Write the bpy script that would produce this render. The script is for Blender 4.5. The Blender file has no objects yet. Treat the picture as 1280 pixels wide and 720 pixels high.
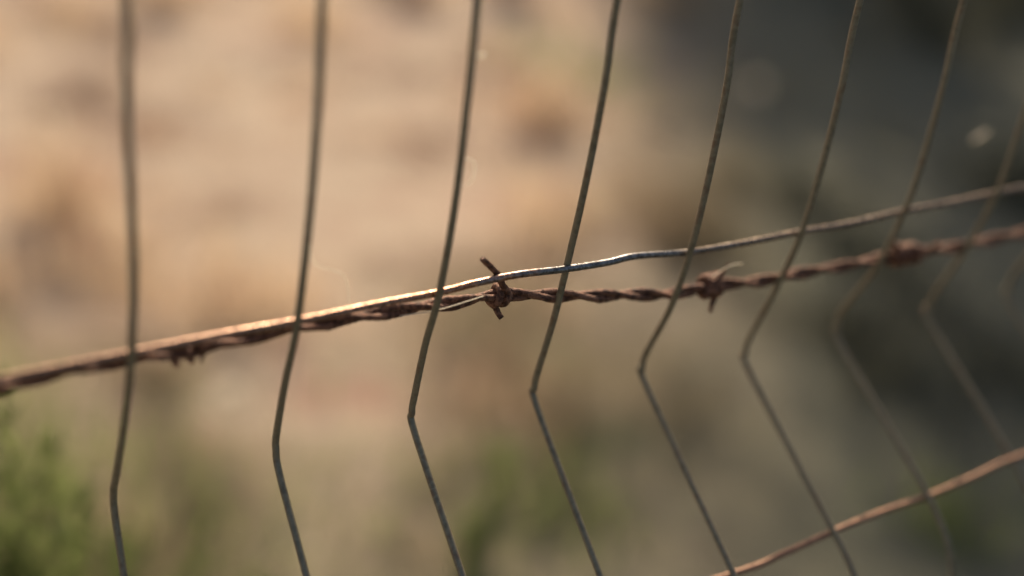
import bpy, math, random
import numpy as np
from mathutils import Vector, Matrix
random.seed(7); rng=np.random.default_rng(11)
sc=bpy.context.scene
JH=0.90   # height (m) of the main horizontal wire; fence runs along X at Y=0
def new_mesh(name,v,f,mat,smooth=True,parent=None):
    me=bpy.data.meshes.new(name)
    me.from_pydata([tuple(p) for p in v],[],f); me.update()
    if smooth: me.polygons.foreach_set('use_smooth',[True]*len(me.polygons))
    ob=bpy.data.objects.new(name,me); sc.collection.objects.link(ob)
    me.materials.append(mat)
    if parent: ob.parent=parent
    return ob
def empty(name):
    e=bpy.data.objects.new(name,None); sc.collection.objects.link(e); e.empty_display_size=.1
    return e
def catmull(P,n):
    P=[Vector(p) for p in P]; P=[P[0]*2-P[1]]+P+[P[-1]*2-P[-2]]
    out=[]
    for i in range(1,len(P)-2):
        a,b,c,d=P[i-1:i+3]
        m1=(c-a)*.5; m2=(d-b)*.5
        for k in range(n):
            t=k/n
            out.append(b*(2*t**3-3*t*t+1)+m1*(t**3-2*t*t+t)+c*(-2*t**3+3*t*t)+m2*(t**3-t*t))
    out.append(P[-2]); return out
def tube(P,rad,seg=12,v=None,f=None,jit=0.0):
    if v is None: v=[];f=[]
    n=len(P); base=len(v)
    T=[(P[min(i+1,n-1)]-P[max(i-1,0)]).normalized() for i in range(n)]
    u=T[0].orthogonal().normalized()
    for i in range(n):
        u=(u-T[i]*u.dot(T[i])).normalized(); w=T[i].cross(u)
        r=rad[i] if hasattr(rad,'__len__') else rad
        for s in range(seg):
            a=2*math.pi*s/seg
            rr=r*(1+jit*random.uniform(-1,1))
            v.append(P[i]+(u*math.cos(a)+w*math.sin(a))*rr)
    for i in range(n-1):
        for s in range(seg):
            a=base+i*seg+s; b=base+i*seg+(s+1)%seg
            f.append((a,b,b+seg,a+seg))
    f.append(tuple(base+s for s in range(seg))[::-1]); f.append(tuple(base+(n-1)*seg+s for s in range(seg)))
    return v,f
# ---------- materials
def mat(name):
    m=bpy.data.materials.new(name); m.use_nodes=True
    nt=m.node_tree; return m,nt,nt.nodes['Principled BSDF']
def noise(nt,scale,detail=5,rough=.6,vec=None):
    n=nt.nodes.new('ShaderNodeTexNoise'); n.inputs['Scale'].default_value=scale
    n.inputs['Detail'].default_value=detail; n.inputs['Roughness'].default_value=rough
    if vec is None: vec=nt.nodes.new('ShaderNodeNewGeometry').outputs['Position']
    nt.links.new(vec,n.inputs['Vector']); return n
def ramp(nt,src,stops):
    r=nt.nodes.new('ShaderNodeValToRGB'); e=r.color_ramp.elements
    while len(e)<len(stops): e.new(.5)
    for i,(p,c) in enumerate(stops): e[i].position=p; e[i].color=(*c,1)
    nt.links.new(src,r.inputs[0]); return r
def mixc(nt,fac,a,b,mode='MIX'):
    m=nt.nodes.new('ShaderNodeMix'); m.data_type='RGBA'; m.blend_type=mode
    if isinstance(fac,float): m.inputs[0].default_value=fac
    else: nt.links.new(fac,m.inputs[0])
    nt.links.new(a,m.inputs[6]); nt.links.new(b,m.inputs[7]); return m.outputs[2]
def mrange(nt,src,a,b,c,d):
    mr=nt.nodes.new('ShaderNodeMapRange')
    for i,v in enumerate((a,b,c,d)): mr.inputs[i+1].default_value=v
    nt.links.new(src,mr.inputs[0]); return mr.outputs[0]
def bump(nt,b,src,strength,dist):
    n=nt.nodes.new('ShaderNodeBump'); n.inputs['Strength'].default_value=strength; n.inputs['Distance'].default_value=dist
    nt.links.new(src,n.inputs['Height']); nt.links.new(n.outputs[0],b.inputs['Normal'])
def metal_mat(name,stops,scale,metal,rlo,rhi,bs,bd,bscale=900):
    m,nt,b=mat(name)
    n=noise(nt,scale); r=ramp(nt,n.outputs[0],stops); nt.links.new(r.outputs[0],b.inputs['Base Color'])
    b.inputs['Metallic'].default_value=metal
    n2=noise(nt,bscale,6,.65)
    nt.links.new(mrange(nt,n2.outputs[0],.3,.7,rlo,rhi),b.inputs['Roughness'])
    bump(nt,b,n2.outputs[0],bs,bd); return m
m_vert=metal_mat('weathered_painted_wire',[(.35,(.15,.12,.07)),(.5,(.23,.195,.12)),(.65,(.17,.115,.065))],220,.05,.28,.6,.5,.0004)
m_rust=metal_mat('rusted_barbed_steel',[(.3,(.04,.018,.012)),(.45,(.12,.05,.028)),(.58,(.32,.155,.09)),(.75,(.12,.05,.032))],420,.35,.28,.75,1.0,.001,1300)
m_low=metal_mat('rusty_wire',[(.3,(.16,.075,.045)),(.55,(.34,.18,.105)),(.75,(.18,.10,.06))],260,.35,.35,.7,.5,.0005)
m_hor,nt,b=mat('part_rusted_galvanised_wire')
geo=nt.nodes.new('ShaderNodeNewGeometry'); sx=nt.nodes.new('ShaderNodeSeparateXYZ'); nt.links.new(geo.outputs['Position'],sx.inputs[0])
n1=noise(nt,70,5,.6); n1b=noise(nt,600,5,.6)
ma=nt.nodes.new('ShaderNodeMath'); ma.operation='MULTIPLY_ADD'; ma.inputs[1].default_value=.10; nt.links.new(n1.outputs[0],ma.inputs[0]); nt.links.new(sx.outputs[0],ma.inputs[2])
rp=ramp(nt,ma.outputs[0],[(.0,(.46,.28,.19)),(.068,(.58,.28,.16)),(.088,(.28,.27,.26)),(.14,(.28,.27,.26)),(.19,(.30,.23,.17)),(.3,(.34,.25,.18))])
r2=ramp(nt,n1b.outputs[0],[(.35,(.34,.30,.28)),(.6,(1,1,1))])
nt.links.new(mixc(nt,1.0,rp.outputs[0],r2.outputs[0],'MULTIPLY'),b.inputs['Base Color'])
b.inputs['Metallic'].default_value=.8
nt.links.new(mrange(nt,noise(nt,260,5,.6).outputs[0],.3,.7,.16,.45),b.inputs['Roughness'])
bump(nt,b,n1b.outputs[0],.5,.0004)
def olive_and_shade(nt,colour):
    # greener ground near the fence, dry further off; right side painted as shade
    geo=nt.nodes.new('ShaderNodeNewGeometry'); s=nt.nodes.new('ShaderNodeSeparateXYZ'); nt.links.new(geo.outputs['Position'],s.inputs[0])
    nn=noise(nt,3.0,4,.6)
    a=nt.nodes.new('ShaderNodeMath'); a.operation='MULTIPLY_ADD'; a.inputs[1].default_value=2.4; nt.links.new(nn.outputs[0],a.inputs[0]); nt.links.new(s.outputs[1],a.inputs[2])
    f=mrange(nt,a.outputs[0],1.9,2.7,.9,0)
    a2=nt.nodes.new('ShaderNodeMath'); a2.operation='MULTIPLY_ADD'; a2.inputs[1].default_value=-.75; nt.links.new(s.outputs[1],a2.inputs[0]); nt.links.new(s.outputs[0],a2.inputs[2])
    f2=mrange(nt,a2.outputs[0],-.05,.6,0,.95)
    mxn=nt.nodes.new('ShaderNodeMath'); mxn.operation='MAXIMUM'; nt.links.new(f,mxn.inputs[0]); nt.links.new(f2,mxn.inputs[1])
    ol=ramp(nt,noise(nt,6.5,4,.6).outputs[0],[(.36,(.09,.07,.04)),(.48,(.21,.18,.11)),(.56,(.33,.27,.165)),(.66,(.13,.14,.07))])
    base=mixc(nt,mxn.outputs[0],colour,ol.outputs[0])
    shade_col=nt.nodes.new('ShaderNodeRGB'); shade_col.outputs[0].default_value=(.095,.10,.07,1)  # dark tone painted into the right-hand ground to deepen the shade
    return mixc(nt,mrange(nt,a2.outputs[0],0,.6,0,.85),base,shade_col.outputs[0])
def leaf_mat(name,stops,scale,trans=.4,rough=.6,olive=False):
    m,nt,b=mat(name)
    n=noise(nt,scale,4,.7); c=ramp(nt,n.outputs[0],stops).outputs[0]
    if olive: c=olive_and_shade(nt,c)
    nt.links.new(c,b.inputs['Base Color']); b.inputs['Roughness'].default_value=rough
    t=nt.nodes.new('ShaderNodeBsdfTranslucent'); nt.links.new(c,t.inputs[0])
    mix=nt.nodes.new('ShaderNodeMixShader'); mix.inputs[0].default_value=trans
    nt.links.new(b.outputs[0],mix.inputs[1]); nt.links.new(t.outputs[0],mix.inputs[2])
    nt.links.new(mix.outputs[0],nt.nodes['Material Output'].inputs[0]); return m
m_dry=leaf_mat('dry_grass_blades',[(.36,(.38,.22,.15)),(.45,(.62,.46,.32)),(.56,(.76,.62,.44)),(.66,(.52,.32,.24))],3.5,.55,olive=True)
m_green=leaf_mat('green_weed_leaves',[(.3,(.13,.16,.06)),(.6,(.24,.28,.10)),(.8,(.36,.34,.15))],14,.6)
m_seed=leaf_mat('pale_seed_fluff',[(.3,(.84,.78,.66)),(.7,(.90,.86,.78))],40,.75)
m_shade_hedge=leaf_mat('shade_hedge_leaves',[(.3,(.03,.05,.02)),(.7,(.08,.11,.04))],3,.15)
m_bark,nt,b=mat('bark'); n=noise(nt,30); r=ramp(nt,n.outputs[0],[(.3,(.07,.05,.035)),(.7,(.17,.12,.09))]); nt.links.new(r.outputs[0],b.inputs['Base Color']); b.inputs['Roughness'].default_value=.9; bump(nt,b,n.outputs[0],.8,.01)
m_gr,nt,b=mat('dry_soil')
n=noise(nt,2.9,6,.65); r=ramp(nt,n.outputs[0],[(.36,(.24,.155,.10)),(.45,(.48,.34,.24)),(.54,(.64,.50,.36)),(.64,(.46,.28,.20))])
nt.links.new(olive_and_shade(nt,r.outputs[0]),b.inputs['Base Color']); b.inputs['Roughness'].default_value=.95
n2=noise(nt,25,8,.7); bump(nt,b,n2.outputs[0],1,.02)

# ---------- wire fence ((y,z) profile of each surveyed vertical wire, 0.1 mm)
fence=empty('wire_fence')
S=.0565; RV=.00138
X0=[-.1101,-.0538,0,.0575,.1135,.172,.2319]
PR=[
[(-2,10159),(25,9888),(-21,9414),(1,8996),(84,8688),(203,8364),(249,8239),(235,8139),(136,7935)],
[(-40,10142),(-54,9844),(-46,9455),(1,9005),(78,8692),(126,8448),(125,8368),(76,8282),(-208,8034)],
[(-29,10110),(-37,9787),(-37,9374),(-4,9010),(51,8765),(89,8505),(94,8427),(50,8351),(-411,8022)],
[(15,10063),(4,9776),(16,9364),(45,8994),(70,8745),(115,8481),(122,8390),(75,8310),(-511,7909)],
[(32,10027),(1,9697),(-10,9303),(1,8988),(44,8708),(132,8436),(136,8351),(79,8284),(-675,7856)],
[(13,10002),(-12,9650),(-18,9266),(-2,8975),(60,8669),(133,8396),(137,8308),(77,8233),(-610,7872),(-794,7757)],
[(23,9967),(-4,9611),(-15,9246),(-2,9002),(58,8688),(176,8391),(177,8301),(112,8218),(-596,7861),(-849,7597)]]
def generic(X):
    j=lambda a:random.uniform(-a,a)
    return [Vector((X,y+j(.001),z+JH+j(.001))) for y,z in [(0,.10),(-.001,.065),(-.0015,.025),(0,0),(.006,-.031),(.0155,-.061),(.016,-.069),(.0105,-.077),(-.060,-.114),(-.085,-.138)]]
for i in range(-14,34):
    X=X0[i] if 0<=i<7 else (.2319+(i-6)*.0585 if i>=7 else -.1101+i*S)
    if 0<=i<7: P=[Vector((X,y/1e4,z/1e4)) for y,z in PR[i]]
    else: P=generic(X)
    top=P[0]
    P=[Vector((X,0,JH+.42)),Vector((X,0,JH+.28)),Vector((X,top.y*.5,JH+.19))]+P
    e=P[-1]; d=(P[-1]-P[-2]).normalized()
    if e.z>JH-.138:
        k=(e.z-(JH-.138))/max(-d.z,.35); P.append(e+d*k*.5+Vector((0,0,-.002))); P.append(P[-1]+Vector((0,d.y*k*.3,-k*.45)))
    e=P[-1]
    P+= [Vector((X,e.y-.004,e.z-.05)),Vector((X,e.y+.01,e.z-.13)),Vector((X,-.05,JH-.45)),Vector((X,-.03,.3)),Vector((X,-.03,-.03))]
    v,f=tube(catmull(P,10),RV,12)
    new_mesh('vertical_wire_%02d'%(i+15),v,f,m_vert,True,fence)
HX=[(-1593,8962),(-1500,8964),(-1356,8968),(-1093,8974),(-814,8981),(-517,8982),(-232,8992),(15,8996),(185,9009),(356,9013),(563,9001),(756,8997),(887,9003),(1157,8977),(1441,8973),(1744,8978),(2021,8975),(2353,8990),(2657,8991),(2972,9001),(3251,9002)]
HP=[Vector((x/1e4,.0028,z/1e4)) for x,z in HX]
HP=[Vector((-.9,.0028,JH)),Vector((-.5,.0028,JH-.002)),Vector((-.25,.0028,JH-.003))]+HP+[Vector((x,.0028,.9002+.002*math.sin(x*9))) for x in (.42,.6,.9,1.3,1.85)]
v,f=tube(catmull(HP,14),.0014,16,jit=.02); new_mesh('horizontal_wire',v,f,m_hor,True,fence)
L2=[(.125,-577,7751),(.148,-599,7799),(.174,-611,7850),(.203,-591,7848),(.2335,-585,7848),(.262,-579,7869),(.292,-569,7896)]
LP=[Vector((x,-.045-.01*(x+.9),.775)) for x in (-.9,-.6,-.3,-.1,.03)]+[Vector((x,y/1e4,z/1e4)) for x,y,z in L2]+[Vector((x,-.057,.789)) for x in (.36,.5,.8,1.3,1.85)]
v,f=tube(catmull(LP,12),.0014,14,jit=.03); new_mesh('lower_horizontal_wire',v,f,m_low,True,fence)
for k,(z,y) in enumerate([(JH+.2,.0026),(JH+.40,.0026),(JH-.25,-.075),(JH-.45,-.047),(.25,-.027),(.06,-.027)]):
    v,f=tube(catmull([Vector((x,y,z+random.uniform(-.002,.002))) for x in np.linspace(-.9,1.85,24)],8),.0012,10); new_mesh('cross_wire_%d'%(k+1),v,f,m_low,True,fence)
# ---------- barbed wire
barbed=empty('barbed_wire')
BX=[(-1587,8887),(-1491,8895),(-1295,8911),(-1077,8910),(-889,8904),(-708,8911),(-490,8919),(-354,8915),(-198,8912),(-38,8911),(129,8900),(301,8900),(521,8859),(753,8813),(995,8775),(1165,8744),(1374,8749),(1599,8724),(1873,8721),(2162,8712),(2514,8712),(2839,8693),(3117,8693),(3465,8693)]
BP=[Vector((x/1e4,.0085,z/1e4)) for x,z in BX]
BP=[Vector((-.9,.0085,JH-.016)),Vector((-.5,.0085,JH-.014)),Vector((-.28,.0085,JH-.012))]+BP+[Vector((x,.0085,.8693-.002*(x-.4))) for x in (.45,.62,.9,1.3,1.85)]
def resample(P,step):
    out=[P[0].copy()]; acc=0
    for a,b_ in zip(P[:-1],P[1:]):
        L=(b_-a).length; d=step-acc
        while d<=L:
            out.append(a.lerp(b_,d/L)); d+=step
        acc=L-(d-step)
    return out
ST=.0006
cp=resample(catmull(BP,20),ST)
n=len(cp); rs=.00145
T=[(cp[min(i+1,n-1)]-cp[max(i-1,0)]).normalized() for i in range(n)]
def frame(i):
    t=T[i]; up_=Vector((0,0,1)); a=(up_-t*up_.dot(t)).normalized(); return a,t.cross(a)
pitch=.047
for s in range(2):
    P=[];rad=[]
    for i in range(n):
        a,w=frame(i); ph=2*math.pi*(i*ST)/pitch+s*math.pi+.6*math.sin(i*.011)
        P.append(cp[i]+(a*math.cos(ph)+w*math.sin(ph))*rs*.95)
        rad.append(rs*(1+.06*math.sin(i*.31+s)+.08*math.sin(i*.083+2*s)+.05*random.uniform(-1,1)))
    v,f=tube(P,rad,16,jit=.08); new_mesh('twisted_strand_%d'%(s+1),v,f,m_rust,True,barbed)
def barb(k,x,e1,e2,turns=2.2,rb=.00085,span=.0048,ph0=0.5,tips=(.2,.2)):
    i0=min(range(n),key=lambda i:abs(cp[i].x-x)); rr=rs*1.9+rb*.5
    mid=cp[i0]; a,w=frame(i0); t=T[i0]; N=48; coil=[]
    for q in range(N+1):
        u=q/N; ph=ph0+2*math.pi*turns*u
        coil.append(mid+t*(span*(u-.5))+(a*math.cos(ph)+w*math.sin(ph))*rr)
    A=Vector(e1)/1e4; B=Vector(e2)/1e4
    pre=[A.lerp(coil[0],x_) for x_ in (0,.25,.5,.75)]; pre[1]+=t*.0006+a*.0003; pre[2]+=t*.0008+a*.0004
    post=[coil[-1].lerp(B,x_) for x_ in (.25,.5,.75,1)]; post[1]+=t*.0005
    P=catmull(pre+coil[::2]+post,4); L=len(P); rad=[]
    for q in range(L):
        d=min(q,L-1-q)/14.0; tp=tips[0] if q<L/2 else tips[1]
        rad.append(rb*min(1,tp+(1-tp)*min(1,d))*(1+.08*random.uniform(-1,1)))
    v,f=tube(P,rad,12,jit=.1); new_mesh('barb_%d'%k,v,f,m_rust,True,barbed)
barb(1,.0310,(190,40,9100),(318,50,8815),tips=(.8,.8),rb=.0014,span=-.0055,ph0=.9,turns=1.5)
barb(2,.1370,(1415,60,8868),(1345,30,8655),turns=2.6,span=.0085,ph0=2.2,rb=.0018,tips=(.15,.5))
barb(3,.2510,(2392,60,8808),(2630,0,8803),turns=3.4,span=.016,ph0=.5,rb=.0017,tips=(.5,.5))
barb(4,-.0890,(-940,60,8862),(-845,80,8848),turns=1.6,span=.009,ph0=3.2,rb=.0012,tips=(.4,.2))
for k,x in enumerate((-.19,-.32,-.43,.37,.49,.61,.73,.85)):
    barb(5+k,x,((x-.008)*1e4,60,8990),((x+.006)*1e4,70,8600),rb=.0012)
# ---------- spider silk and a stray fibre on the wires
V=[];Fs=[]
tube(catmull([Vector((-.0114,.006,.8903)),Vector((.004,.004,.8915)),Vector((.021,.003,.8945))],8),.00022,6,V,Fs)
tube(catmull([Vector((-.0510,0,.9310)),Vector((-.046,.006,.918)),Vector((-.0329,.010,.9086)),Vector((-.03,.009,.8950))],8),.00018,6,V,Fs)
tube(catmull([Vector((.0035,-.001,.9545)),Vector((.0062,-.002,.9535)),Vector((.0078,-.001,.9500)),Vector((.0072,-.001,.9458)),Vector((.0045,-.001,.9440))],8),.00024,6,V,Fs)
tube(catmull([Vector((.149,.006,.885)),Vector((.1404,.004,.8866)),Vector((.133,.005,.882))],8),.00020,6,V,Fs)
new_mesh('spider_silk',V,Fs,m_seed)
V=[];Fs=[]
p=Vector((.0042,-.0018,.9917)); d=Vector((.8,-.3,.5)).normalized(); L=.0014
tube([p+d*L*t for t in (-1,-.6,0,.6,1)],[L*.15,L*.5,L*.65,L*.5,L*.15],8,V,Fs)
p=Vector((.3858,.0895,.8801)); d=Vector((.75,-.2,.6)).normalized(); L=.0055
tube([p+d*L*t for t in (-1,-.6,0,.6,1)],[L*.04,L*.11,L*.14,L*.11,L*.04],8,V,Fs)
new_mesh('drifting_seed',V,Fs,m_seed)
# ---------- camera
R=Vector((.8579,-.4975,.1284)).normalized()
FW=Vector((.4898,.7163,-.4971)); FW=(FW-R*FW.dot(R)).normalized(); DN=FW.cross(R).normalized()
cam=bpy.data.cameras.new('camera'); co=bpy.data.objects.new('camera',cam); sc.collection.objects.link(co)
M=Matrix((R,-DN,-FW)).transposed().to_4x4(); M.translation=Vector((-.2155,-.3605,1.148)); co.matrix_world=M
cam.sensor_width=36; cam.lens=47.9; cam.clip_start=.01; cam.clip_end=1000
cam.dof.use_dof=True; cam.dof.focus_distance=.514; cam.dof.aperture_fstop=2.15
sc.camera=co
# ---------- ground
xs=np.concatenate([np.linspace(-300,-8,12)[:-1],np.linspace(-8,14,200),np.linspace(14,300,12)[1:]])
V=[];Fc=[];nx=len(xs)
for yy in xs:
    for xx in xs:
        z=.03*math.sin(xx*1.3+.7*yy)+.02*math.sin(2.9*yy-xx)+.015*random.uniform(-1,1) if abs(xx)<14 and abs(yy)<14 else 0
        V.append((xx,yy,z-.02))
for j in range(nx-1):
    for i in range(nx-1):
        a=j*nx+i; Fc.append((a,a+1,a+nx+1,a+nx))
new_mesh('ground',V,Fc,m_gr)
# ---------- grass
def blades(name,cx,cy,h,w,mat_,z0=-.03,lean=.5):
    N=len(cx); a=rng.uniform(0,2*np.pi,N); la=rng.uniform(0,2*np.pi,N); ln=rng.uniform(0,lean,N)*h
    dx,dy=np.cos(a)*w/2,np.sin(a)*w/2; lx,ly=np.cos(la)*ln,np.sin(la)*ln
    z0=np.zeros(N)+z0
    p0=np.stack([cx-dx,cy-dy,z0],1);p1=np.stack([cx+dx,cy+dy,z0],1)
    p2=np.stack([cx-dx*.7+lx*.35,cy-dy*.7+ly*.35,z0+h*.6],1);p3=np.stack([cx+dx*.7+lx*.35,cy+dy*.7+ly*.35,z0+h*.6],1)
    p4=np.stack([cx+lx,cy+ly,z0+h*(1-.25*ln/h)],1)
    V=np.stack([p0,p1,p3,p2,p4],1).reshape(-1,3)
    b0=np.arange(N)*5
    me=bpy.data.meshes.new(name)
    me.vertices.add(5*N); me.vertices.foreach_set('co',V.ravel())
    li=np.stack([b0,b0+1,b0+2,b0+3,b0+3,b0+2,b0+4],1).ravel()
    me.loops.add(7*N); me.loops.foreach_set('vertex_index',li)
    me.polygons.add(2*N); ls=np.stack([np.arange(N)*7,np.arange(N)*7+4],1).ravel()
    me.polygons.foreach_set('loop_start',ls)
    me.update(calc_edges=True); me.validate()
    ob=bpy.data.objects.new(name,me); sc.collection.objects.link(ob); me.materials.append(mat_); return ob
N=700; k=30
tx=rng.uniform(-1.5,6,N); ty=rng.uniform(.3,7,N)
cx=np.repeat(tx,k)+rng.normal(0,.03,N*k); cy=np.repeat(ty,k)+rng.normal(0,.03,N*k)
h=np.repeat(rng.uniform(.02,.08,N),k)*rng.uniform(.5,1.1,N*k)
N2=215;k2=190
t2x=np.concatenate([rng.uniform(-1.2,5,170),rng.uniform(-.2,1.7,45)]); t2y=np.concatenate([rng.uniform(.7,6,170),rng.uniform(.55,1.6,45)]); s2=np.repeat(rng.uniform(.03,.075,N2),k2)
cx2=np.repeat(t2x,k2)+rng.normal(0,1,N2*k2)*s2; cy2=np.repeat(t2y,k2)+rng.normal(0,1,N2*k2)*s2
h2=np.repeat(np.concatenate([rng.uniform(.08,.24,170),rng.uniform(.06,.15,45)]),k2)*rng.uniform(.4,1.1,N2*k2)
cx=np.concatenate([cx,cx2]);cy=np.concatenate([cy,cy2]);h=np.concatenate([h,h2])
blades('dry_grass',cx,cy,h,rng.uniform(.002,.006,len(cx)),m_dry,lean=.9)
gx=[];gy=[];gh=[]
for (x,y,n_,s,hh) in [(.60,.80,180,.06,.14),(.02,.95,300,.10,.20),(.15,1.05,100,.10,.15),(1.6,2.2,80,.1,.1),(-.1,1.2,160,.12,.2),(1.17,.52,110,.05,.14),(.3,.8,180,.10,.12),(.8,.9,90,.12,.1),(.05,.85,300,.08,.14),(.68,.70,120,.05,.12)]:
    gx.append(rng.normal(x,s,n_));gy.append(rng.normal(y,s,n_));gh.append(rng.uniform(.4,1,n_)*hh)
blades('green_grass',np.concatenate(gx),np.concatenate(gy),np.concatenate(gh),.006,m_green,lean=.5)
def weed(x,y,hgt,ns,spread=.03):
    V=[];Fs=[]
    for s in range(ns):
        bx,by=random.gauss(x,spread*.5),random.gauss(y,spread*.5); h_=hgt*random.uniform(.72,1); lx,ly=random.gauss(0,spread),random.gauss(0,spread)
        P=[Vector((bx+lx*t*t,by+ly*t*t,-.02+h_*t)) for t in np.linspace(0,1,9)]
        tube(P,[.0018*(1-.7*t) for t in np.linspace(0,1,9)],5,V,Fs)
        for q in range(int(h_/.004)):
            t=random.uniform(.2,1)**.8; p=Vector((bx+lx*t*t,by+ly*t*t,-.02+h_*t)); a=random.uniform(0,6.28)
            d=Vector((math.cos(a)*.6,math.sin(a)*.6,random.uniform(.5,1.8))).normalized(); L=random.uniform(.018,.038)*(1.2-.6*t); sd=d.cross(Vector((0,0,1))).normalized()*L*.17
            b0=len(V); V+= [p,p+d*L*.5+sd,p+d*L,p+d*L*.5-sd]; Fs.append((b0,b0+1,b0+2,b0+3))
    return new_mesh('leafy_weed',V,Fs,m_green,False)
for x,y,hh,ns in [(-.095,.345,.72,5),(-.112,.30,.74,3),(-.070,.36,.62,5),(-.083,.33,.66,5),(-.058,.345,.60,3),(-.015,.42,.54,5),(.06,.45,.46,4),(.03,.47,.44,5),(.46,.63,.19,4),(.16,.52,.30,4),(-.13,.40,.70,4),(.53,.70,.22,5)]:
    weed(x,y,hh,ns,.02)
V=[];Fs=[]
for (x,y,z) in [(.320,1.035,.09),(1.9,1.86,.05),(.33,2.03,.05)]:  # pale heads added to stand in for blurred glints in the grass
    tube([Vector((x,y,-.03)),Vector((x+.004,y,z/2)),Vector((x,y,z))],.001,5,V,Fs)
    for q in range(90):
        d=Vector(rng.normal(size=3)).normalized(); s_=d.orthogonal().normalized()*.0032; p=Vector((x,y,z)); L=.021
        b0=len(V); V+=[p,p+d*L*.7+s_,p+d*L,p+d*L*.7-s_]; Fs.append((b0,b0+1,b0+2,b0+3))
new_mesh('glint_seed_heads',V,Fs,m_seed,False)
# ---------- added hedge, out of view at the back right, to cast shade
def shade_hedge():
    e=empty('shade_hedge'); V=[];Fs=[]
    p0=np.array([3.6,5.25]); d=np.array([.887,-.46]); cl=[]
    for s in np.arange(0,4.6,.45):
        for z in (.4,.95,1.5,2.05,2.6,3.15,3.55):
            c=p0+d*(s+(.3 if z>2.5 else 0))+rng.normal(0,.15,2); cl.append((c[0],c[1],z+rng.normal(0,.15),rng.uniform(.36,.55)))
    for (x,y,z,r) in cl:
        for q in range(560):
            u=rng.normal(size=3); u/=np.linalg.norm(u); p=Vector((x,y,z))+Vector(u)*r*rng.uniform(.4,1.05)
            a=Vector(rng.normal(size=3)).normalized(); b_=a.orthogonal().normalized(); L=rng.uniform(.04,.08)
            b0=len(V); V+=[p-a*L,p+b_*L*.5,p+a*L,p-b_*L*.5]; Fs.append((b0,b0+1,b0+2,b0+3))
    new_mesh('leaves',V,Fs,m_shade_hedge,False,e)
    V=[];Fs=[]
    for s in np.arange(.1,4.6,.5):
        c=p0+d*s; tube([Vector((c[0]+random.uniform(-.1,.1)*t,c[1]+random.uniform(-.1,.1)*t,-.05+t*3.4)) for t in np.linspace(0,1,6)],[.05*(1-.7*t) for t in np.linspace(0,1,6)],8,V,Fs)
    new_mesh('stems',V,Fs,m_bark,True,e)
shade_hedge()
for x in (-.9,1.85):
    P=[Vector((x,.045,z)) for z in np.linspace(-.1,1.5,30)]
    v,f=tube(P,[.035*(1+.03*math.sin(i*1.7)) for i in range(29)]+[.03],20,jit=.015); new_mesh('fence_post',v,f,m_bark)
# ---------- light
sd=Vector((.40,.768,.50)).normalized()
sun=bpy.data.lights.new('sun','SUN'); sun.energy=5; sun.angle=math.radians(.5); sun.color=(1,.83,.61)
so=bpy.data.objects.new('sun',sun); sc.collection.objects.link(so); so.rotation_euler=(-sd).to_track_quat('-Z','Y').to_euler()
w=bpy.data.worlds.new('World'); sc.world=w; w.use_nodes=True
bg=w.node_tree.nodes['Background']; st=w.node_tree.nodes.new('ShaderNodeTexSky'); st.sky_type='NISHITA'; st.sun_disc=False; st.dust_density=5
st.sun_elevation=math.asin(sd.z); st.sun_rotation=math.atan2(sd.x,sd.y); w.node_tree.links.new(st.outputs[0],bg.inputs[0]); bg.inputs[1].default_value=.135
sc.view_settings.view_transform='Standard'
